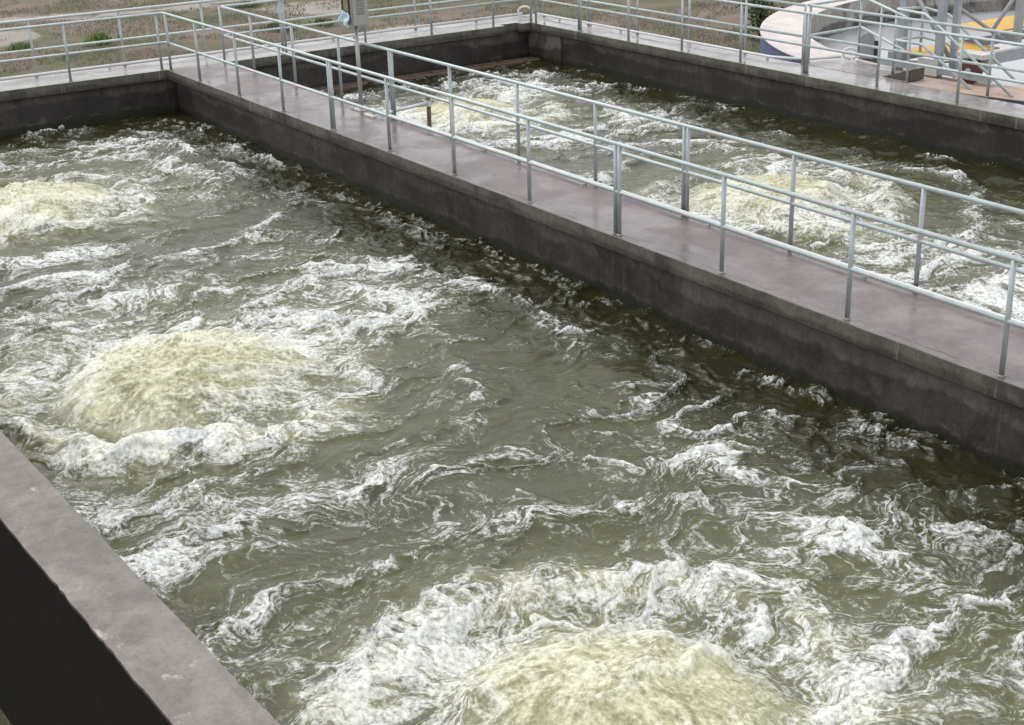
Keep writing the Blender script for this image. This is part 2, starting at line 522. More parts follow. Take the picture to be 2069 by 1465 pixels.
# ------------------------------------------------------------------ water
ZW = -.83
def water_mat():
    m, t, p = new_mat('churning_water'); g = G(t)
    A = g.sep(g.attr('fld')); dens, aer_shade, boil = A[0], A[1], A[2]
    fl = g.attr('flow', 'Vector')
    ra = g.attr('rad', 'Vector')
    v = g.pos()
    def ridge(n, k): return g.math('SUBTRACT', 1.0, g.math('MULTIPLY', g.math('ABSOLUTE', g.math('SUBTRACT', n, .5)), k), clamp=True)
    na = g.noise(fl, 2.8, 6, .60, .16)
    nb = g.noise(fl, 7.6, 5, .62, .15)
    nc = g.noise(fl, 19.0, 5, .64, .12)
    nd = g.noise(v, 60.0, 3, .6, .2)
    ne = g.noise(v, 24.0, 5, .68, .0)
    r1, r2, r3 = ridge(na, 6.5), ridge(nb, 6.0), ridge(nc, 5.0)
    mxr = g.math('MAXIMUM', r1, g.math('MAXIMUM', g.math('MULTIPLY', r2, .92), g.math('MULTIPLY', r3, .74)))
    nf = g.noise(fl, 4.4, 9, .70, .05)               # ragged froth, next to the drawn-out threads
    tex = g.math('ADD', g.math('MULTIPLY', mxr, .31), g.math('MULTIPLY', g.lin(nf, .34, .66), .25))
    tex = g.math('ADD', tex, g.math('MULTIPLY', r2, .19))
    tex = g.math('ADD', tex, g.math('MULTIPLY', r3, .20))
    tex = g.math('ADD', tex, g.math('MULTIPLY', g.lin(nd, .25, .75), .06))
    tex = g.math('ADD', tex, g.math('MULTIPLY', g.math('SUBTRACT', ne, .5), .36))
    # radial streaks on and around the domes
    sa = g.noise(g.map(ra, (6.5, 6.5, 1.3)), 1.0, 5, .62, .1)
    sb = g.noise(g.map(ra, (15, 15, 2.4)), 1.0, 5, .62, .1)
    st = g.math('ADD', g.math('MULTIPLY', sa, .55), g.math('MULTIPLY', sb, .45))
    tb = g.math('ADD', g.math('MULTIPLY', g.lin(st, .3, .7, 0, 1), .34), g.math('MULTIPLY', tex, .64))
    bm_ = g.step(boil, .25, .8)
    tex = g.math('ADD', g.math('MULTIPLY', tex, g.math('SUBTRACT', 1.0, bm_)), g.math('MULTIPLY', tb, bm_))
    T = g.math('SUBTRACT', 1.02, dens)
    F = g.step(g.math('SUBTRACT', tex, T), -.05, .28)
    F = g.math('MULTIPLY', F, g.math('MULTIPLY', g.lin(dens, .1, .62, .70, .94), g.step(ne, .22, .55, .50, 1.0)))
    water = g.mix(aer_shade, (.024, .023, .0080), (.114, .116, .056))  # pale end is aerated water; dark end also carries painted-in wall reflection
    water = g.mix(1.0, water, g.lin(na, .25, .75, .86, 1.14), 'MULTIPLY')
    bst = g.math('ADD', g.math('MULTIPLY', st, .36), g.math('ADD', g.math('MULTIPLY', ne, .30), g.math('MULTIPLY', g.noise(v, 1.9, 4, .55, .4), .34)))
    bc = g.mix(g.step(bst, .40, .59), (.25, .24, .13), (.64, .62, .43))
    c = g.mix(boil, water, bc)
    fc = g.mix(g.step(ne, .3, .7), (.62, .63, .60), (.84, .85, .84))
    fc = g.mix(g.math('MULTIPLY', boil, .6), fc, (.78, .75, .55))
    c = g.mix(F, c, fc)
    c = g.mix(1.0, c, g.lin(ne, .25, .75, .90, 1.10), 'MULTIPLY')
    g.put(p.inputs['Base Color'], c)
    g.put(p.inputs['Roughness'], g.lin(g.math('MAXIMUM', F, g.math('MULTIPLY', boil, .8)), 0, 1, .12, .7))
    p.inputs['IOR'].default_value = 1.33
    h = g.math('ADD', g.math('MULTIPLY', nb, .8), g.math('MULTIPLY', nc, .35))
    h = g.math('ADD', h, g.math('MULTIPLY', F, .40))
    h = g.math('ADD', h, g.math('MULTIPLY', nd, .10))
    g.put(p.inputs['Normal'], g.bump(h, .30, .05))
    return m
M['water'] = water_mat()

def churn(X, Y, boils, walls, seed):
    """height and foam of water thrown up by submerged aerators: domes, ring crests round them, chop and foam lace"""
    X = X.astype(np.float32); Y = Y.astype(np.float32)
    wx = fbm2(X*.75, Y*.75, 4, seed+1); wy = fbm2(X*.75, Y*.75, 4, seed+2)
    wx2 = fbm2(X*2.4, Y*2.4, 3, seed+31); wy2 = fbm2(X*2.4, Y*2.4, 3, seed+32)
    px = X + .42*wx + .11*wx2; py = Y + .42*wy + .11*wy2
    dw = np.minimum(np.minimum(X - walls[0], walls[1] - X), np.minimum(Y - walls[2], walls[3] - Y))
    Z0 = np.zeros_like(X)
    H = Z0.copy(); D = Z0.copy(); aer_shade = Z0.copy(); boil = Z0.copy()
    rad_ = np.zeros(X.shape + (4,), np.float32); rmin = np.full_like(X, 99.0)
    crs = (.25, .62, .05, 0) if len(boils) == 4 else (.2, .4, .2)
    for i, (bx, by, br, bh) in enumerate(boils):
        dx, dy = X - bx + .24*wx + .09*wx2, Y - by + .24*wy + .09*wy2
        r = np.sqrt(dx*dx + dy*dy); rr = np.sqrt((X-bx)**2 + (Y-by)**2)
        ct, st = (X-bx)/(rr+1e-3), (Y-by)/(rr+1e-3)
        near = rr < rmin
        ux, uy = X - bx - .25*np.sin(i*2.1) + .22*wx, Y - by - .2*np.cos(i*3.3) + .22*wy
        ul = np.sqrt(ux*ux + uy*uy + .16)
        rad_[near] = np.stack([ux/ul, uy/ul, rr + i*9.3, np.ones_like(X)], -1)[near]
        rmin = np.minimum(rmin, rr)
        k = r/br
        lob = pn3(ct*1.1, st*1.1, Z0 + i*7.0, seed+5)             # the dome is lopsided
        k2 = (.5*k + .5*rr/br)*(1 + .16*lob)
        streak = pn3(ct*5.5, st*5.5, rr*1.3, seed+6)*.6 + pn3(ct*13, st*13, rr*2.6, seed+7)*.4
        dome = np.exp(-(k2/.98)**2.3)
        H += bh*dome*(1 + .10*streak + .07*wx2)
        amp1 = np.clip(.62 + .6*pn3(ct*1.2, st*1.2, rr*.2+i*3, seed+8) + crs[i]*(.83*ct - .556*st), .12, 1.45)
        R1 = 1.72*br + .25*lob; R2 = 2.85*br + .45*lob; R3 = 3.75*br - .4*lob
        c1 = np.exp(-np.abs((r-R1)/(.27*br))**1.8)
        amp2 = np.clip(.66 + .85*pn3(ct*1.6, st*1.6, rr*.2+i*5, seed+9), 0, 1.2)
        c2 = np.exp(-np.abs((r-R2)/.20)**1.3)
        amp3 = np.clip(.48 + .9*pn3(ct*1.9, st*1.9, rr*.2+i*9, seed+10), 0, 1.1)
        c3 = np.exp(-np.abs((r-R3)/.16)**1.2)
        H += .15*c1*amp1*(1+.22*wx2) + .09*c2*amp2*(1+.3*wx2) + .06*c3*amp3 - .09*np.exp(-((k2-1.28)/.25)**2)
        D += .29*c1*amp1 + .30*c2*amp2 + .28*c3*amp3 + .06*np.exp(-(r/(2.8*br))**4) + .12*np.exp(-(r/(1.2*br))**4) + .10*np.exp(-((k2-1.05)/.28)**2)
        aer_shade = np.maximum(aer_shade, np.exp(-(rr/(3.3*br))**2.2)*(1.0+.25*lob))
        boil = np.maximum(boil, ss(1.55 - k2 + .22*streak + .16*wy, 0, 1.0))
        boil = np.maximum(boil, .62*c1*np.clip(amp1, 0, 1)*ss(wy2, -.6, .5))
    # crests drawn out across the basin where two outflows meet
    cr1 = 1 - np.abs(pn2(px*.95, py*.36, seed+14))*2.0
    cr2 = 1 - np.abs(pn2(px*2.1, py*.85, seed+15))*2.0
    cr3 = 1 - np.abs(pn2(px*5.0+.4*wx2, py*2.6, seed+16))*2.0
    cr4 = 1 - np.abs(pn2(px*11, py*6.5, seed+17))*2.0
    b1, b2, b3, b4 = [np.clip(q, 0, 1)**e for q, e in ((cr1, 7), (cr2, 5), (cr3, 2.6), (cr4, 2.2))]
    env = ss(fbm2(X*.30, Y*.30, 3, seed+20), -.6, .5)
    calm = .35 + .65*env
    H += .070*b1*calm + .030*b2*calm + .011*b3*calm + .004*b4
    H += .040*fbm2(X*.9, Y*.9, 3, seed+21)
    big = fbm2(X*.55, Y*.40, 3, seed+22)
    D += .150 + .11*env + .27*b1*calm + .16*b2*calm + .06*b3 + .09*big
    # backwash along the walls: short foam threads over the painted-in dark wall reflection
    side = np.exp(-((dw - .36 - .16*wx)/.11)**2)*ss(pn2(X*.8, Y*.8, seed+25), -.15, .35)
    side2 = np.exp(-((dw - .98 - .3*wx)/.14)**2)*ss(pn2(X*.7, Y*.7, seed+26), -.1, .4)
    side0 = np.exp(-((dw - .10 - .05*wx)/.06)**2)*ss(pn2(X*1.5, Y*1.5, seed+29), -.2, .3)
    D = D*(.48 + .52*ss(dw, .25, 1.9)) + .17*side0*(.4+.8*b3) + .31*side*(.5+.6*b3) + .26*side2*(.55+.6*b3)
    H += .07*side*(.5+b3) + .05*side2
    aer_shade = np.clip(aer_shade*.75 + .42*calm*ss(dw, .5, 2.0), 0, 1)*ss(dw + .45*wx, .35, 2.0)  # bubbly water paler; darkening toward the walls paints in their reflection
    aer_shade = np.clip(aer_shade + .20*np.clip(D-.4, 0, 1), 0, 1)
    H *= (.62 + .38*ss(dw, 0, .8))
    H += (.018*b2 + .010*b3 + .004*b4)*ss(1.8-dw, 0, 1.0) + .03*side0*(.4+b3)
    H += .045*pn2(X*1.7, Y*1.7, seed+28)*ss(1.2-dw, 0, 1)
    D = np.clip(D, 0, .98)
    flow = np.stack([px, py*.50, H*.6, np.ones_like(X)], -1)
    fld = np.stack([D, aer_shade, np.clip(boil, 0, 1), np.ones_like(X)], -1)
    return H, {'fld': fld, 'flow': flow, 'rad': rad_}

def spaced(*seg):
    out = []
    for a, b, d in seg:
        out.append(np.arange(a, b - d*.5, d))
    out.append([seg[-1][1]])
    return np.concatenate(out)

BOILS_L = [(5.25, -4.15, 1.0, .32), (12.95, -4.85, 1.06, .34), (20.20, -4.90, 1.04, .31), (27.6, -4.4, 1.1, .36)]
BOILS_R = [(3.8, 4.3, .95, .24), (11.7, 4.5, 1.02, .28), (19.4, 4.5, 1.1, .34)]
xs = spaced((-.12, 8, .03), (8, 23.2, .0215), (23.2, XE-.02, .16)); ys = spaced((-7.75, .2, .0215),)
X, Y = np.meshgrid(xs, ys)
Y = par_y(X, 1) - .12 + (Y + 7.75)/7.95*(.2 - (par_y(X, 1) - .12))
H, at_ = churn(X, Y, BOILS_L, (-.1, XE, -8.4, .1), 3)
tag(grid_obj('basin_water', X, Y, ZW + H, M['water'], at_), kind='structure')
LW = (X, Y, H, at_['fld'])
xs = spaced((-.12, 16.5, .036), (16.5, XE-.02, .25)); ys = spaced((WF-.2, BY+.2, .034),)
X, Y = np.meshgrid(xs, ys)
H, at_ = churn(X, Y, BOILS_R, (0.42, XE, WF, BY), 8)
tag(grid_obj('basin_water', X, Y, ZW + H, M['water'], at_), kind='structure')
RW = (X, Y, H, at_['fld'])

# spray: small drops and ragged flecks thrown off the foaming crests
def spray_mat():
    m, t, p = new_mat('spray_foam')
    p.inputs['Base Color'].default_value = (.80, .81, .78, 1); p.inputs['Roughness'].default_value = .5
    return m
M['spray'] = spray_mat()
def spray(name, W, n, seed, rmin, rmax):
    X, Y, H, fld = W
    rs = np.random.RandomState(seed)
    f = fld[..., 0].ravel()*(1-.6*fld[..., 2].ravel())
    gy_, gx_ = np.gradient(H)
    sharp = np.clip(-(np.gradient(gx_)[1] + np.gradient(gy_)[0]), 0, None).ravel()
    wgt = np.clip(f-.55, 0, 1)**1.3*(.2 + sharp/(sharp.mean()+1e-9))*((X.ravel() < 23) & (X.ravel() > .4))
    k = rs.choice(len(wgt), n, p=wgt/wgt.sum())
    base = np.stack([X.ravel()[k], Y.ravel()[k], ZW + H.ravel()[k]], 1)
    base[:, :2] += rs.normal(0, .02, (n, 2))
    base[:, 2] += np.abs(rs.normal(0, .022, n)) * (1 + 2*(rs.rand(n) > .93))
    r = rmin + (rmax-rmin)*rs.rand(n)**3
    oc = np.array([(1,0,0),(-1,0,0),(0,1,0),(0,-1,0),(0,0,1),(0,0,-1)], float)
    fc = np.array([(0,2,4),(2,1,4),(1,3,4),(3,0,4),(2,0,5),(1,2,5),(3,1,5),(0,3,5)])
    V = base[:, None, :] + oc[None]*r[:, None, None]*(.6+.8*rs.rand(n, 6, 1))
    Fc = fc[None] + (np.arange(n)*6)[:, None, None]
    me = bpy.data.meshes.new(name)
    me.from_pydata(V.reshape(-1, 3).tolist(), [], Fc.reshape(-1, 3).tolist())
    me.polygons.foreach_set('use_smooth', np.ones(n*8, bool))
    me.materials.append(M['spray'])
    o = link(bpy.data.objects.new(name, me))
    return tag(o, kind='stuff')
tag(spray('water_spray', LW, 5000, 4, .0015, .006), 'white flecks of spray over the foam of the nearer basin', 'spray')
tag(spray('water_spray', RW, 1200, 5, .002, .007), 'white flecks of spray over the foam of the farther basin', 'spray')

# ------------------------------------------------------------------ railings
HR, HM, RT = 1.05, .505, .0245
def post_mesh(h=HR-.01, r=.0245):
    mb = MB()
    mb.tube([(0, 0, .0), (0, 0, h)], r, 14)
    mb.lathe([(.036, .0), (.036, .012), (.028, .02), (r, .022)], 14)
    return mb.mesh('post', M['galv_post'])
POST = post_mesh()
def add_post(par, x, y, z=0.0):
    o = bpy.data.objects.new('post', POST); o.location = (x - par.location.x, y - par.location.y, z)
    return link(o, par)
def railing(label, runs, posts, close_r=.10):
    """runs: polylines (x, y) for the top and middle rail; posts: (x, y) list"""
    x0, y0 = posts[0]
    t = thing('railing', label, 'railing', (x0, y0, 0), 'galvanised pipe railings round the basins')
    for run in runs:
        for nm, z in (('top_rail', HR), ('middle_rail', HM)):
            pts = [(p[0]-x0, p[1]-y0, (p[2] if len(p) > 2 else 0) + z) for p in run]
            if len(pts) > 2: pts = arc(pts, close_r, 5)
            MB().tube(pts, RT if nm == 'top_rail' else RT*.94, 14).build(nm, M['galv'], t)
    for x, y in posts: add_post(t, x, y)
    return t
dn = .07
SP = 1.7665
# nearer edge of the central walkway, continuing round the corner along the back of the nearer basin
pn_ = []
for i in range(1, 18):
    x = -.2856 + SP*i
    if i % 4 == 0: pn_ += [(x - .035, dn), (x + .035, dn)]
    else: pn_.append((x, dn))
pn_ = [(.10, dn-.02), (-.09, -.06)] + pn_
pn_ += [(-.07, -1.82), (-.07, -3.55), (-.07, -5.3), (-.07, -7.0)]
railing('grey pipe railing between central walkway and nearer basin, turning along the back walkway',
        [[(XE-.5, dn), (-.07, dn), (-.07, -8.6)]], pn_)
# farther edge of the central walkway, turning along the back of the farther basin
pf = []
for i in range(1, 18):
    x = -.4736 + SP*i
    if i % 4 == 0: pf += [(x - .035, WF-dn), (x + .035, WF-dn)]
    else: pf.append((x, WF-dn))
pf = [(-.07, WF-.09)] + pf + [(-.07, 2.46), (-.07, 2.53), (-.07, 4.32), (-.07, 5.90), (-.07, 7.46)]
railing('grey pipe railing between the central walkway and the farther basin, with the cabinet beside it',
        [[(XE-.5, WF-dn), (-.07, WF-dn), (-.07, 8.30)]], pf)
# inner edge of the side walkway
ps = [(.10, 8.47), (-.02, 8.42)]
for i in range(0, 14):
    x = 1.72 + 1.655*i
    if i in (0, 4, 8, 12): ps += [(x - .035, 8.47), (x + .035, 8.47)]
    else: ps.append((x, 8.47))
railing('grey pipe railing along the basin side of the walkway by the clarifier', [[(-.02, 8.47), (XE-.5, 8.47)]], ps)
# outer edge of the back walkway, turning along the outer edge of the side walkway up to the platform
po = [(-.99, y) for y in (-7.2, -5.5, -3.85, -2.18, -.47, 1.2, 2.89, 4.54, 6.04, 7.6, 9.06)]
po += [(x, 9.12) for x in (-.51, 1.15, 1.22, 2.85, 4.48, 6.1, 7.62)]
railing('grey pipe railing on the grass side of the back and side walkways',
        [[(-.99, -8.6), (-.99, 9.12), (7.62, 9.12)]], po)
# clarifier platform rails
railing('three-cornered grey pipe railing round the platform edge over the still clarifier water',
        [[(7.62, 9.19), (7.54, 10.66), (9.80, 9.30)]], [(7.60, 9.28), (7.54, 10.64), (8.60, 10.02)], .04)
# outer rail that starts again after the platform
railing('grey pipe railing starting beside the dark wheel of the scraper bridge',
        [[(7.70, 9.19), (XE-.5, 9.24)]], [(9.95 + 1.66*i, 9.24) for i in range(0, 13)])
# guard frame with ends sloping down to the deck
gt = thing('railing', 'grey pipe guard frame with long ends sloping down beside the yellow plates', 'railing', (9.35, 9.55, 0), 'galvanised pipe railings round the basins')
MB().tube(arc([(2.5, 0, -.0), (.62, 0, 1.10), (0, 0, 1.12), (-.12, .82, 1.05), (.4, .86, .98), (1.9, .86, .05)], .06), RT, 12).build('top_rail', M['galv'], gt)
MB().tube(arc([(1.68, 0, -.0), (.60, 0, .60), (0, 0, .60), (-.12, .82, .55), (.4, .86, .50), (1.2, .86, .04)], .06), RT, 12).build('middle_rail', M['galv'], gt)
for x, y in ((9.35, 9.56), (9.23, 10.36)): add_post(gt, x, y)

# ------------------------------------------------------------------ white pipes on the walkway edges
def white_pipe(label, pts, r=.026, clips=()):
    o = thing('water_pipe', label, 'pipe', pts[0], 'white pipes along the walkway edges')
    q = [tuple(a-b for a, b in zip(p, pts[0])) for p in pts]
    MB().tube(arc(q, .08) if len(q) > 2 else q, r, 12).build('pipe', M['white_pipe'], o)
    me = None
    for x, y in clips:
        if me is None: me = MB().box(-.02, .02, -.02, .02, 0, .036).mesh('support_block', M['white_worn'])
        k = bpy.data.objects.new('support_block', me); k.location = (x - pts[0][0], y - pts[0][1], -pts[0][2] + .001)
        link(k, o)
    return o
white_pipe('white pipe lying along the farther edge of the central walkway', [(6.55, 1.13, .055), (XE-.6, 1.13, .055)], .022, [(7 + 2.4*i, 1.13) for i in range(10)])
white_pipe('white pipe lying along the grass side of the back walkway', [(-.90, -8.7, .062), (-.90, 8.78, .062)], .026, [(-.90, -8 + 2.4*i) for i in range(7)])
white_pipe('white pipe lying along the grass side of the walkway by the clarifier', [(-.72, 9.03, .062), (6.9, 9.03, .062), (7.50, 9.30, .062), (7.75, 9.95, .062)], .024, [(.2 + 2.2*i, 9.03) for i in range(4)])
def hose(label, c, r, tilt, a0, a1, tail):
    pts = []
    for i in range(17):
        a = a0 + (a1-a0)*i/16
        pts.append(Vector((r*1.25*math.cos(a)*math.cos(tilt), r*1.25*math.cos(a)*math.sin(tilt), r + r*math.sin(a) + .03)))
    pts.append(pts[-1] + Vector(tail))
    o = MB().tube([tuple(p) for p in pts], .024, 10).build('hose', M['white_pipe'], None, loc=c)
    return tag(o, label, 'hose')
hose('white hose bent into a loop at the back corner of the walkways', (-.55, 8.62, .0), .12, .9, -1.3, 4.0, (.05, .12, -.02))
hose('small white hose loop on the clarifier platform', (7.95, 9.98, .01), .10, .9, -1.2, 3.9, (.1, .05, -.02))

# ------------------------------------------------------------------ control cabinet on its post
ct = thing('control_cabinet', 'grey steel control cabinet with louvres and window on a post at the walkway edge', 'cabinet', (5.72, 1.12, 0))
MB().tube([(0, 0, .012), (0, 0, 1.36)], .034, 14).build('stand_post', M['steel'], ct)
bp = MB().box(-.17, .17, -.12, .12, 0.001, .014).build('base_plate', M['steel'], ct, .003)
for sx in (-.13, .13):
    for sy in (-.085, .085):
        MB().lathe([(.0, .032), (.011, .032), (.011, .014), (.018, .014), (.018, .0)], 8).build('bolt', M['steel'], bp, loc=(sx, sy, .014))
hx, hy, hb, ht = .19, .135, 1.36, 2.12
MB().box(-hx, hx, -hy, hy, hb, ht).build('housing', M['steel'], ct, .012)
dr = MB().box(-hx+.02, hx-.02, -hy-.016, -hy-.001, hb+.03, ht-.03).build('door', M['steel'], ct, .004)
def rrect(w, h, r, n=5):
    pts = []
    for cx, cy, a in ((w-r, h-r, 0), (-w+r, h-r, 90), (-w+r, -h+r, 180), (w-r, -h+r, 270)):
        for i in range(n+1):
            t = rad(a + 90*i/n); pts.append((cx + r*math.cos(t), cy + r*math.sin(t)))
    return pts
o_ = rrect(.125, .145, .05); i_ = rrect(.098, .118, .038)
n_ = len(o_); vs = []
for y in (0, -.016):
    vs += [(x, y, z) for x, z in o_] + [(x, y, z) for x, z in i_]
fs = []
for k in range(n_):
    j = (k+1) % n_
    fs += [(2*n_+k, 2*n_+j, 3*n_+j, 3*n_+k), (k, j, 2*n_+j, 2*n_+k), (n_+k, 3*n_+k, 3*n_+j, n_+j), (k, n_+k, n_+j, j)]
MB().add(vs, fs).build('window_frame', M['black'], dr, loc=(.0, -hy-.0165, hb+.30))
MB().prism([(x, z) for x, z in i_], 0, .004).build('window_pane', M['glass_y'], dr, loc=(0, 0, 0))
pane = bpy.data.objects[-1] if False else [o for o in dr.children if o.name.startswith('window_pane')][0]
pane.rotation_euler = (rad(90), 0, 0); pane.location = (0, -hy-.0175, hb+.30)
lou = MB().add([(0, -.065, 0), (0, .065, 0), (.020, .065, -.006), (.020, -.065, -.006), (0, -.065, -.030), (0, .065, -.030)],
               [(0, 1, 2, 3), (3, 2, 5, 4), (0, 3, 4), (1, 5, 2), (0, 4, 5, 1)]).mesh('louvre', M['steel'])
for k in range(12):
    l = bpy.data.objects.new('louvre', lou); l.location = (hx+.001, 0, hb + .20 + .040*k); link(l, ct)
# blue cloth caught under the cabinet
nx, ny = 9, 8
rg = random.Random(3)
vs, fs = [], []
for s_ in (0, 1):
    for j in range(ny):
        for i in range(nx):
            u, v = i/(nx-1), j/(ny-1)
            w = 1 - .35*abs(v-.4)
            vs.append((-.30 + .34*(u*w) + .03*math.sin(7*v), .02*math.sin(9*u+5*v) + .015*rg.random() - .006*s_ - .02*v, -.17*v + .03*math.sin(4*u) - .05*u*v))
for s_ in (0, 1):
    for j in range(ny-1):
        for i in range(nx-1):
            a = s_*nx*ny + j*nx + i
            q = (a, a+1, a+nx+1, a+nx); fs.append(q if s_ == 0 else q[::-1])
rim = [i for i in range(nx)] + [j*nx+nx-1 for j in range(1, ny)] + [(ny-1)*nx+i for i in range(nx-2, -1, -1)] + [j*nx for j in range(ny-2, 0, -1)]
for k in range(len(rim)):
    a, b = rim[k], rim[(k+1) % len(rim)]
    fs.append((a, b, b+nx*ny, a+nx*ny))
o = MB().add(vs, fs, True).build('cloth_rag', M['rag'], None, loc=(5.84, 1.12-.135-.05, 1.565))
tag(o, 'crumpled pale blue rag hanging at the lower corner of the steel cabinet', 'rag')
# bracket bars beside the cabinet foot
t = thing('angle_bracket', 'small pale steel bracket lying by the foot of the cabinet post', 'bracket', (6.15, 1.06, 0))
MB().tube([(-.12, .12, .03), (.05, .0, .10), (.40, .0, .03)], .018, 8).build('bar', M['white_pipe'], t)
MB().box(.02, .30, -.14, -.06, .001, .03).build('foot_plate', M['white_worn'], t, .003)
# outlet pipe reaching over the farther basin
t = thing('outlet_pipe', 'white pipe reaching from the walkway to a dark upright pipe in the farther basin', 'pipe', (6.56, 1.2, 0))
MB().tube(arc([(0, -.05, .062), (.02, .10, .10), (.05, .62, .14)], .05), .028, 12).build('branch_pipe', M['white_pipe'], t)
MB().tube([(.06, .66, .34), (.06, .66, -1.2)], .034, 12).build('upright_pipe', M['rusty'], t)
MB().lathe([(.045, -.05), (.045, .05)], 12, center=(.06, .66, .14)).build('pipe_collar', M['white_pipe'], t)

# ------------------------------------------------------------------ clarifier
CX, CY, RI, RO = 9.70, 17.44, 7.33, 8.25
NS = 128
M['clar_in'] = wall_mat('clarifier_inner_concrete', (.045, .038, .036), (.24, .22, .195), (.40, .375, .345), -.40, .22)
M['blue'] = simple('blue_wall_paint', (.115, .16, .29), .6, 0, .22, 3, .1)
ck = thing('clarifier_tank', 'round concrete clarifier tank with pink-grey rim and blue outer wall', 'tank', (CX, CY, 0))
def rim_mat():
    m, t, p = new_mat('clarifier_rim'); g = G(t)
    v = g.pos()
    n = g.noise(v, 1.7, 6, .65, .4)
    c = g.mix(g.step(n, .3, .7), (.50, .44, .41), (.66, .595, .56))
    d = g.node('ShaderNodeVectorMath', operation='DISTANCE'); g.put(d.inputs[0], v); d.inputs[1].default_value = (11.9, 9.7, 0)
    r_ = g.step(g.math('ADD', d.outputs['Value'], g.math('MULTIPLY', g.noise(g.map(v, (1, 3, 1)), 1.2, 6, .7), 1.6)), 3.4, 1.9)
    c = g.mix(g.math('MULTIPLY', r_, .85), c, g.mix(g.step(g.noise(g.map(v, (1, 4, 1)), 2.2, 5, .65), .4, .62), (.46, .345, .27), (.34, .21, .14)))
    c = g.mix(1.0, c, g.lin(g.noise(v, 22, 5, .7), .25, .75, .85, 1.15), 'MULTIPLY')
    g.put(p.inputs['Base Color'], c); p.inputs['Roughness'].default_value = .5
    return m
M['rim'] = rim_mat()
MB().lathe([(RI, -.010), (RO, -.010), (RO+.012, -.035), (RO, -.045)], NS).build('rim', M['rim'], ck)
MB().lathe([(RO-.01, -.04), (RO-.01, ZG-.3)], NS).build('outer_wall', M['blue'], ck)
MB().lathe([(RI+.001, -.0105), (RI+.001, ZG)], NS).build('inner_wall', M['clar_in'], ck)
m, t_, p = new_mat('still_water'); g = G(t_)
v = g.pos()
g.put(p.inputs['Base Color'], g.mix(g.noise(v, 1.2, 4), (.40, .41, .43), (.47, .48, .50)))
p.inputs['Roughness'].default_value = .2; p.inputs['IOR'].default_value = 1.4
g.put(p.inputs['Normal'], g.bump(g.noise(v, 5, 4, .6), .05, .02))
M['still'] = m
bm = bmesh.new(); bmesh.ops.create_circle(bm, cap_ends=True, segments=NS, radius=RI+.05)
me = bpy.data.meshes.new('clarifier_water'); bm.to_mesh(me); bm.free(); me.materials.append(m)
o = link(bpy.data.objects.new('clarifier_water', me)); o.location = (CX, CY, -.66); tag(o, kind='structure')

# ------------------------------------------------------------------ scraper bridge over the clarifier
br = thing('scraper_bridge', 'grey scraper bridge with yellow floor plates and braced posts over the clarifier', 'bridge', (9.45, 10.1, 0))
def bb(name, x0, x1, y0, y1, z0, z1, mat, par=br, bev=.006):
    return MB().box(x0-9.45, x1-9.45, y0-10.1, y1-10.1, z0, z1).build(name, mat, par, bev)
for k, (y0, y1, z) in enumerate(((10.18, 11.66, .30), (11.45, 12.72, .60), (12.73, 14.4, .60), (14.41, 16.2, .60))):
    bb('floor_plate', 8.96, 9.90, y0, y1, z-.03, z, M['yellow'])
bb('side_beam', 10.30, 10.40, 10.02, 17.4, .16, .36, M['grey_paint'])
bb('side_beam', 8.80, 8.90, 10.02, 17.4, .10, .28, M['grey_paint'])
bb('cross_beam', 8.70, 11.1, 9.90, 10.0, .06, .17, M['grey_paint'])
for x, y, w, z0 in ((9.02, 10.12, .07, .0), (9.93, 10.02, .065, .0), (10.06, 10.24, .055, .0), (9.98, 12.0, .065, .3), (8.92, 13.4, .055, .3)):
    bb('upright', x-w, x+w, y-w*.8, y+w*.8, z0+.001, 3.2, M['grey_paint'])
def brace(p, q, r=.035):
    MB().tube([(p[0]-9.45, p[1]-10.1, p[2]), (q[0]-9.45, q[1]-10.1, q[2])], r, 8).build('brace', M['grey_paint'], br)
brace((9.0, 10.2, 1.5), (10.0, 10.2, .32)); brace((10.0, 10.3, 1.15), (10.0, 11.7, .40)); brace((10.0, 11.25, .62), (10.0, 12.9, 2.3))
brace((10.0, 12.3, 2.2), (10.0, 14.1, .6))
wh = MB().lathe([(.04, -.07), (.17, -.075), (.20, -.05), (.20, .05), (.17, .075), (.04, .07)], 28, 'y').build('wheel', M['wheel_red'], br, loc=(10.66-9.45, 9.98-10.1, .192))
MB().lathe([(0, -.10), (.05, -.10), (.06, -.07), (.09, -.068)], 16, 'y').build('hub', M['grey_paint'], wh)
bb('wheel_bracket', 10.45, 10.90, 10.10, 10.16, .18, .44, M['white_worn'])
bb('drive_cover', 10.40, 10.95, 9.88, 10.20, .42, .50, M['white_worn'])
bb('skimmer_board', 9.60, 10.02, 9.88, 9.92, .02, .30, M['white_worn'])
# loose bits on the platform
o = MB().add([(0, 0, 0), (.62, -.02, 0), (.62, .34, 0), (0, .04, 0), (.62, -.02, .20), (.62, .34, .20)],
             [(3, 2, 1, 0), (0, 1, 4), (3, 5, 2), (0, 4, 5, 3), (1, 2, 5, 4)]).build('concrete_ramp', M['slab_edge'], None, .006, (9.35, 9.30, .005))
tag(o, 'small dark wedge-shaped concrete ramp on the platform beside the wheel', 'ramp')
t = thing('rounded_panel', 'upright grey panel with a rounded top on the clarifier platform', 'panel', (7.95, 10.42, .0))
pts = [(-.13, 0), (.13, 0)] + [(.13*math.cos(rad(a)), .34 + .13*math.sin(rad(a))) for a in range(0, 181, 20)]
mb = MB().prism(pts, 0, .04); o = mb.build('panel', M['grey_paint'], t, .004); o.rotation_euler = (rad(90), 0, rad(35))
MB().box(.16, .24, .0, .07, -.2, .34).build('motor_bracket', M['black'], t, .005)
MB().box(-.2, .3, -.03, .12, -.3, .0).build('base_block', M['slab_edge'], t, .005)
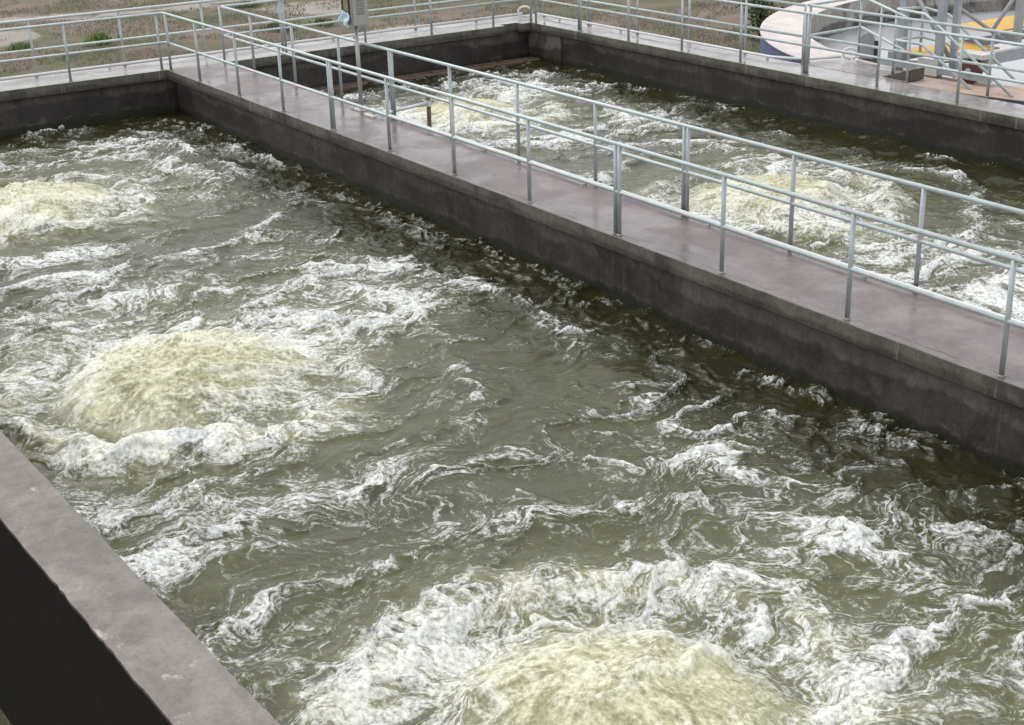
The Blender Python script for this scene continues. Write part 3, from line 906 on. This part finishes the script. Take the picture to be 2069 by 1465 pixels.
# skimmer rail just above the still water
t = thing('skimmer_rail', 'thin dark rail on short posts over the still water of the clarifier', 'rail', (6.7, 11.6, -.66))
MB().tube([(0, 0, .35), (.9, .55, .35), (1.5, 1.1, .35)], .02, 8).build('rail', M['galv_post'], t)
for x, y in ((.1, .06), (.9, .55), (1.45, 1.05)): MB().tube([(x, y, -.1), (x, y, .35)], .018, 8).build('stay', M['galv_post'], t)

# ------------------------------------------------------------------ vegetation on the dry ground
def leaf_mat(name, a, b):
    m, t, p = new_mat(name); g = G(t)
    info = g.node('ShaderNodeObjectInfo')
    n = g.noise(g.pos(), 1.3, 4, .6); n2 = g.noise(g.pos(), 14, 2, .5)
    c = g.mix(g.step(n, .35, .65), a, b)
    c = g.mix(1.0, c, g.lin(n2, .25, .75, .7, 1.3), 'MULTIPLY')
    g.put(p.inputs['Base Color'], c); p.inputs['Roughness'].default_value = .7
    p.inputs['Subsurface Weight'].default_value = 0
    return m
M['dry_grass'] = leaf_mat('dry_grass', (.215, .195, .13), (.165, .18, .095))
M['green_leaf'] = leaf_mat('green_leaf', (.13, .20, .06), (.21, .28, .10))
M['dark_leaf'] = leaf_mat('dark_leaf', (.055, .095, .03), (.11, .16, .055))
M['weed'] = leaf_mat('weed_leaf', (.10, .135, .05), (.15, .165, .075))
M['bark'] = simple('bark', (.10, .075, .055), .9, 0, .3, 20, .3)

def blades(name, P, mat, h, w, seed, spread=.5, parent=None):
    rs = np.random.RandomState(seed)
    n = len(P)
    a = rs.rand(n)*2*np.pi
    hh = h[0] + (h[1]-h[0])*rs.rand(n)**1.5
    ln = spread*hh*rs.rand(n); b = rs.rand(n)*2*np.pi
    ww = w*(.6+.8*rs.rand(n))
    tx, ty = np.cos(a)*ww, np.sin(a)*ww
    top = P + np.stack([np.cos(b)*ln, np.sin(b)*ln, hh], 1)
    mid = P + np.stack([np.cos(b)*ln*.35, np.sin(b)*ln*.35, hh*.55], 1)
    o = np.stack([tx, ty, 0*tx], 1)
    V = np.stack([P-o, P+o, mid+o*.7, mid-o*.7, top], 1)
    k = (np.arange(n)*5)[:, None]
    q = (k + np.array([[0, 1, 2, 3]])).tolist(); t3 = (k + np.array([[3, 2, 4]])).tolist()
    me = bpy.data.meshes.new(name); me.from_pydata(V.reshape(-1, 3).tolist(), [], q + t3)
    me.materials.append(mat)
    return link(bpy.data.objects.new(name, me), parent)
rs = np.random.RandomState(2)
n = 300000
gxp = -1.3 - 34*rs.rand(n)**1.25; gyp = -8 + 50*rs.rand(n)
k = (fbm2(gxp*.3, gyp*.3, 4, 41) + .35*fbm2(gxp*1.3, gyp*1.3, 2, 42) + .12 > 0) & (np.abs(gxp + 25.5 - .05*gyp) > .6) & (np.hypot(gxp+13.8, gyp-12.9) > 1.2) & ((gxp < -1.25))
ok = k & (np.hypot(gxp-CX, gyp-CY) > RO+.15)
gxp, gyp = gxp[ok], gyp[ok]
x2 = 8*rs.rand(12000) - 1.0; y2 = 9.4 + 9*rs.rand(12000)
ok2 = (np.hypot(x2-CX, y2-CY) > RO+.15) & (fbm2(x2*.3, y2*.3, 4, 41) > -.4)
gxp = np.concatenate([gxp, x2[ok2]]); gyp = np.concatenate([gyp, y2[ok2]])
Pg = np.stack([gxp, gyp, ground_h(gxp, gyp)], 1)
o = blades('dry_grass', Pg, M['dry_grass'], (.02, .12), .009, 7)
tag(o, 'dry brown-green grass covering the ground beyond the walkways', 'grass', kind='stuff')

def tuft(label, x, y, r, h, n, seed, mat='green_leaf', name='grass_tuft', group=None):
    rs = np.random.RandomState(seed)
    z0 = float(ground_h(np.array([x]), np.array([y]))[0])
    t = thing(name, label, 'plant', (x, y, z0), group)
    q = rs.normal(0, .5, (n, 2))*r
    hh = np.exp(-(q**2).sum(1)/(r*r))
    P = np.stack([q[:, 0], q[:, 1], .25*h*rs.rand(n)*hh], 1)
    blades('leaves', P, M[mat], (h*.4, h), .022, seed, .9, t)
    MB().tube([(0, 0, -.05), (.01, .0, h*.3)], .015, 6, r1=.008).build('stem', M['bark'], t)
tuft('bright green leafy tuft on the dry ground behind the nearer basin', -18.8, 4.70, .34, .42, 420, 1)
tuft('small green tuft beside the pale track behind the nearer basin', -19.3, 2.35, .32, .28, 260, 2)

_rw = random.Random(12)
for i in range(16):
    wx_, wy_ = -3.5 - 20*_rw.random(), -3 + 22*_rw.random()
    tuft('low green weed clump scattered on the dry ground behind the railings', wx_, wy_, .35+.3*_rw.random(), .2+.16*_rw.random(), 240, 30+i, 'weed', 'weed_clump', 'weed clumps on the dry ground')

def shrub(label, x, y, h, rx, n, seed):
    rs = np.random.RandomState(seed); rr = random.Random(seed)
    z0 = float(ground_h(np.array([x]), np.array([y]))[0])
    t = thing('shrub', label, 'shrub', (x, y, z0))
    mb = MB(); tips = []
    for i in range(9):
        a = rr.random()*6.28; l = h*(.6+.4*rr.random())
        p = [(0, 0, -.1)]
        for s_ in (.35, .7, 1):
            p.append((math.cos(a)*rx*.8*s_*s_ + rr.gauss(0, .06), math.sin(a)*rx*.8*s_*s_ + rr.gauss(0, .06), l*s_))
        mb.tube(p, .028, 6, r1=.008); tips += p[1:]
    mb.build('branches', M['bark'], t)
    tips = np.array(tips)
    c = tips[rs.randint(len(tips), size=n)] + rs.normal(0, 1, (n, 3))*np.array([rx*.30, rx*.30, h*.15])
    c[:, 2] = np.clip(c[:, 2], .05, None)
    u = rs.normal(size=(n, 3)); u /= np.linalg.norm(u, axis=1, keepdims=True)
    w = np.cross(u, rs.normal(size=(n, 3))); w /= np.linalg.norm(w, axis=1, keepdims=True)
    sz = .045 + .05*rs.rand(n, 1)
    V = np.stack([c-u*sz, c+w*sz*.5, c+u*sz, c-w*sz*.5], 1)
    me = bpy.data.meshes.new('foliage'); me.from_pydata(V.reshape(-1, 3).tolist(), [], np.arange(n*4).reshape(-1, 4).tolist()); me.materials.append(M['dark_leaf'])
    link(bpy.data.objects.new('foliage', me), t)
shrub('loose green bush on the grass behind the clarifier rim', -5.3, 20.3, 2.3, .75, 1500, 6)
t = MB().tube([(0, 0, -.1), (.08, .14, .9), (.22, .3, 1.7)], .018, 6, r1=.01).build('wooden_stake', M['bark'], None, loc=(-.6, 11.2, ZG))
tag(t, 'thin dark stick leaning out of the grass beside the clarifier', 'stick')
